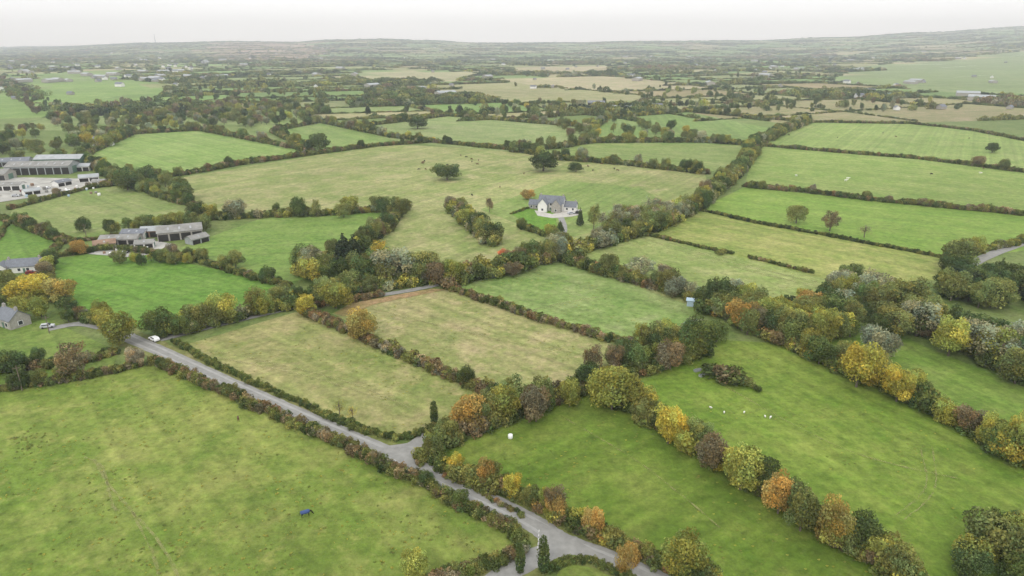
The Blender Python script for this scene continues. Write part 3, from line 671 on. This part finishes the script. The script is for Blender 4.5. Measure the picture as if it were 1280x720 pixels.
def pole(px,py,hp):
    m,f=mpp(px,py); h=hp*m/f; x,y=gp(px,py); V=[];Fc=[]
    tube(V,Fc,(0,0,-.3),(0,0,h),.16,.11,8); box(V,Fc,-.9,.9,-.22,-.12,h-.7,h-.58)
    for q in (-.8,0,.8): tube(V,Fc,(q,-.17,h-.58),(q,-.17,h-.35),.05,.04,6)
    o=link(bpy.data.objects.new('utility_pole',mesh('utility_pole',V,Fc,WOOD))); o.location=(x,y,0); o.rotation_euler=(0,0,.4)
for q in [(1246,463,34),(28,488,30),(62,417,22),(108,296,16),(12,350,18)]: pole(*q)
def car(px,py,rot,paint,name='parked_car'):
    x,y=gp(px,py); E=empty(name,x,y,rot); E.location.z=.19
    hh=1.45; l=2.1
    prof=[(-l,.35),(-l,.9),(-l+.35,hh-.05),(l-1.9,hh),(l-1.15,.98),(l-.1,.8),(l,.35)]
    V=[];Fc=[]; n=len(prof)
    for s in (-1,1):
        for a,b in prof: V.append((a,s*(.85 if b<1.0 else .74),b))
    Fc=[tuple(range(n)),tuple(range(2*n-1,n-1,-1))]+[(i,(i+1)%n,n+(i+1)%n,n+i) for i in range(n)]
    part(E,'body',V,Fc,paint)
    V=[];Fc=[]
    for s in (-1,1):
        k=len(V); V+=[(-l+.5,s*.845,.99),(l-1.35,s*.845,1.0),(l-1.95,s*.765,hh-.1),(-l+.6,s*.765,hh-.1)]; Fc.append((k,k+1,k+2,k+3))
    k=len(V); V+=[(l-1.85,-.68,hh-.04),(l-1.85,.68,hh-.04),(l-1.17,.76,1.02),(l-1.17,-.76,1.02)]; Fc.append((k,k+1,k+2,k+3))
    o=part(E,'windows',V,Fc,GLASS); o.location.z=.01; o.location.x=.012
    V=[];Fc=[]
    for sx in (-l+.75,l-.75):
        for s in (-1,1):
            tube(V,Fc,(sx,s*.70,.32),(sx,s*.88,.32),.32,.32,14); k=len(V); Fc.append(tuple(range(k-14,k)))
    part(E,'wheels',V,Fc,TYRE)
car(193,426,2.5,WPAINT)
for q in [(714,268,.4,CARS),(722,267,1.2,TYRE),(180,316,.3,CARR),(155,318,1.5,CARS),(60,410,.4,CARS),(100,238,.2,CARS),(40,343,.2,CARR),(30,240,.5,CARR),(60,236,1.5,WPAINT),(88,240,.9,WPAINT),(72,239,.2,TYRE),(20,246,.2,CARS)]: car(*q)
# ------------------------------------------------------------------ animals
def beast(kind,graze):
    if kind=='cow': lz,bl,br=1.0,1.0,1.0
    if kind=='horse': lz,bl,br=1.12,1.0,.82
    if kind=='sheep': lz,bl,br=.5,.52,.62
    Z=lambda z:z*lz; X=lambda x:x*bl
    if graze: neck=[(1.02,.98,.17),(1.28,.55,.13),(1.45,.18,.09)]
    elif kind=='horse': neck=[(.92,1.45,.2),(1.15,1.78,.13),(1.5,1.6,.09)]
    else: neck=[(.98,1.27,.2),(1.32,1.3,.15),(1.62,1.12,.1)]
    v=[(-.85,0,1.13,.31),(-.2,0,1.05,.39),(.5,0,1.1,.35)]
    e=[(0,1),(1,2)]
    p=2
    for a,b,r in neck: v.append((a,0,b,r)); e.append((p,len(v)-1)); p=len(v)-1
    hd=len(v)-2
    for s in (-1,1):
        v.append((v[hd][0]-.05,s*.22,v[hd][2]+.1,.04)); e.append((hd,len(v)-1))
    for s in (-1,1):
        b0=0
        for q in [(-.8,s*.2,.9,.17),(-.62,s*.23,.7,.11),(-.9,s*.22,.46,.065),(-.84,s*.22,.05,.06)]:
            v.append(q); e.append((b0,len(v)-1)); b0=len(v)-1
        b0=2
        for q in [(.48,s*.2,.82,.13),(.54,s*.2,.45,.07),(.5,s*.2,.05,.06)]:
            v.append(q); e.append((b0,len(v)-1)); b0=len(v)-1
    v.append((-1.15,0,1.15,.045)); e.append((0,len(v)-1)); v.append((-1.25,0,.55,.035)); e.append((len(v)-2,len(v)-1))
    me=bpy.data.meshes.new(kind); me.from_pydata([(X(a),b*br,Z(c)) for a,b,c,r in v],e,[])
    o=link(bpy.data.objects.new(kind+'_tmp',me)); m=o.modifiers.new('s','SKIN')
    for i,sv in enumerate(me.skin_vertices[0].data):
        r=v[i][3]*(br if i<3 or kind=='sheep' else 1); 
        if kind=='sheep' and i<3: r*=1.25
        sv.radius=(r,r)
    me.skin_vertices[0].data[0].use_root=True
    s=o.modifiers.new('u','SUBSURF'); s.levels=1; s.render_levels=1
    dg=bpy.context.evaluated_depsgraph_get(); dg.update()
    r=bpy.data.meshes.new_from_object(o.evaluated_get(dg)); bpy.data.objects.remove(o)
    r.polygons.foreach_set('use_smooth',[True]*len(r.polygons))
    return r
def place(kind,me,px,py,rot,mat,s=1):
    o=link(bpy.data.objects.new(kind,me)); x,y=gp(px,py); o.location=(x,y,.1); o.rotation_euler=(0,0,rot); o.scale=(s,s,s)
    if not me.materials: me.materials.append(mat)
    o.material_slots[0].link='OBJECT'; o.material_slots[0].material=mat; return o
cg,cs=beast('cow',True),beast('cow',False); hg=beast('horse',True); sg,ss=beast('sheep',True),beast('sheep',False)
h=place('horse',hg,383,646,.45,HIDE_K,1.0)
V=[];Fc=[]; n=10
for i,xx in enumerate((-1.08,-.85,-.4,0,.4,.72)):
    r=(.30,.36,.40,.42,.40,.33)[i]
    for k in range(n):
        t=math.radians(-35+250*k/(n-1)); V.append((xx,math.cos(t)*r*.95,1.17+(-.05 if 1<i<4 else 0)+math.sin(t)*r*1.05))
for i in range(5):
    for k in range(n-1): Fc.append((i*n+k,i*n+k+1,(i+1)*n+k+1,(i+1)*n+k))
o=link(bpy.data.objects.new('rug',mesh('rug',V,Fc,BLUE,smooth=True))); o.parent=h
place('horse',hg,298,526,2.0,HIDE_B,.8)
for q in [(712,212),(735,209),(741,214),(752,206),(768,212),(772,214),(806,210),(625,235),(655,218),(590,245)]: place('cow',R.choice([cg,cs]),*q,R.uniform(0,6.28),R.choice([HIDE_K,HIDE_B]))
for i in range(12): place('cow',R.choice([cg,cs]),R.uniform(960,1230),R.choice([R.uniform(208,232),R.uniform(165,176)]),R.uniform(0,6.28),R.choice([HIDE_K,HIDE_B,WOOL]))
for i in range(12): place('cow',R.choice([cg,cs]),R.uniform(520,600),R.uniform(195,215),R.uniform(0,6.28),R.choice([HIDE_K,HIDE_B]))
for q in [(888,511),(905,517),(930,517),(956,522),(963,523)]: place('sheep',R.choice([sg,ss]),*q,R.uniform(0,6.28),WOOL,.8)
# ------------------------------------------------------------------ haze, sky, sun, camera
V=[];Fc=[]; box(V,Fc,-16000,16000,-600,17000,-60,560)
HZ=bpy.data.materials.new('haze'); HZ.use_nodes=True; nt=HZ.node_tree; nt.nodes.clear()
out=N(nt,'ShaderNodeOutputMaterial'); vs=N(nt,'ShaderNodeVolumeScatter'); vs.inputs['Color'].default_value=(.86,.93,1,1); vs.inputs['Density'].default_value=1/8400; vs.inputs['Anisotropy'].default_value=.2
nt.links.new(vs.outputs[0],out.inputs['Volume'])
link(bpy.data.objects.new('atmosphere',mesh('atmosphere',V,Fc,HZ)))
w=bpy.data.worlds.new('World'); scene.world=w; w.use_nodes=True; nt=w.node_tree; bg=nt.nodes['Background']
sky=N(nt,'ShaderNodeTexSky',sky_type='NISHITA'); sky.sun_disc=False; sky.sun_elevation=math.radians(42); sky.sun_rotation=math.radians(200); sky.air_density=1; sky.dust_density=6
tc=N(nt,'ShaderNodeTexCoord'); sx=N(nt,'ShaderNodeSeparateXYZ'); nt.links.new(tc.outputs['Generated'],sx.inputs[0])
mpw=N(nt,'ShaderNodeMapping'); nt.links.new(tc.outputs['Generated'],mpw.inputs[0]); mpw.inputs['Scale'].default_value=(2.2,2.2,18)
cl_=noisen(nt,mpw.outputs[0],1.8,6,.55)
gr=maprange(nt,sx.outputs[2],0,1,14.8,18.6); gr=mathn(nt,'MULTIPLY',gr,maprange(nt,cl_,.3,.7,.94,1.05))
cc=N(nt,'ShaderNodeCombineColor'); [nt.links.new(gr,cc.inputs[i]) for i in range(3)]
cloud=mixc(nt,'MULTIPLY',1.0,cc.outputs[0],(.965,.985,1.0))
nt.links.new(mixc(nt,'MIX',.95,sky.outputs[0],cloud),bg.inputs[0]); bg.inputs[1].default_value=.1
sd=bpy.data.lights.new('sun','SUN'); sd.energy=1.2; sd.angle=math.radians(14); sd.color=(1,.95,.87); so=link(bpy.data.objects.new('sun',sd))
so.rotation_euler=(math.radians(48),0,math.radians(-20))
cd=bpy.data.cameras.new('camera'); cd.lens=36*FPX/1280; cd.sensor_width=36; cd.clip_start=.5; cd.clip_end=40000
co=link(bpy.data.objects.new('camera',cd)); co.location=(0,0,H); co.rotation_euler=(math.pi/2-PITCH,0,0); scene.camera=co
scene.view_settings.view_transform='Standard'; scene.view_settings.look='None'; scene.view_settings.exposure=0
print('cells',len(cells),'far',nfar,'objs',len(bpy.data.objects))
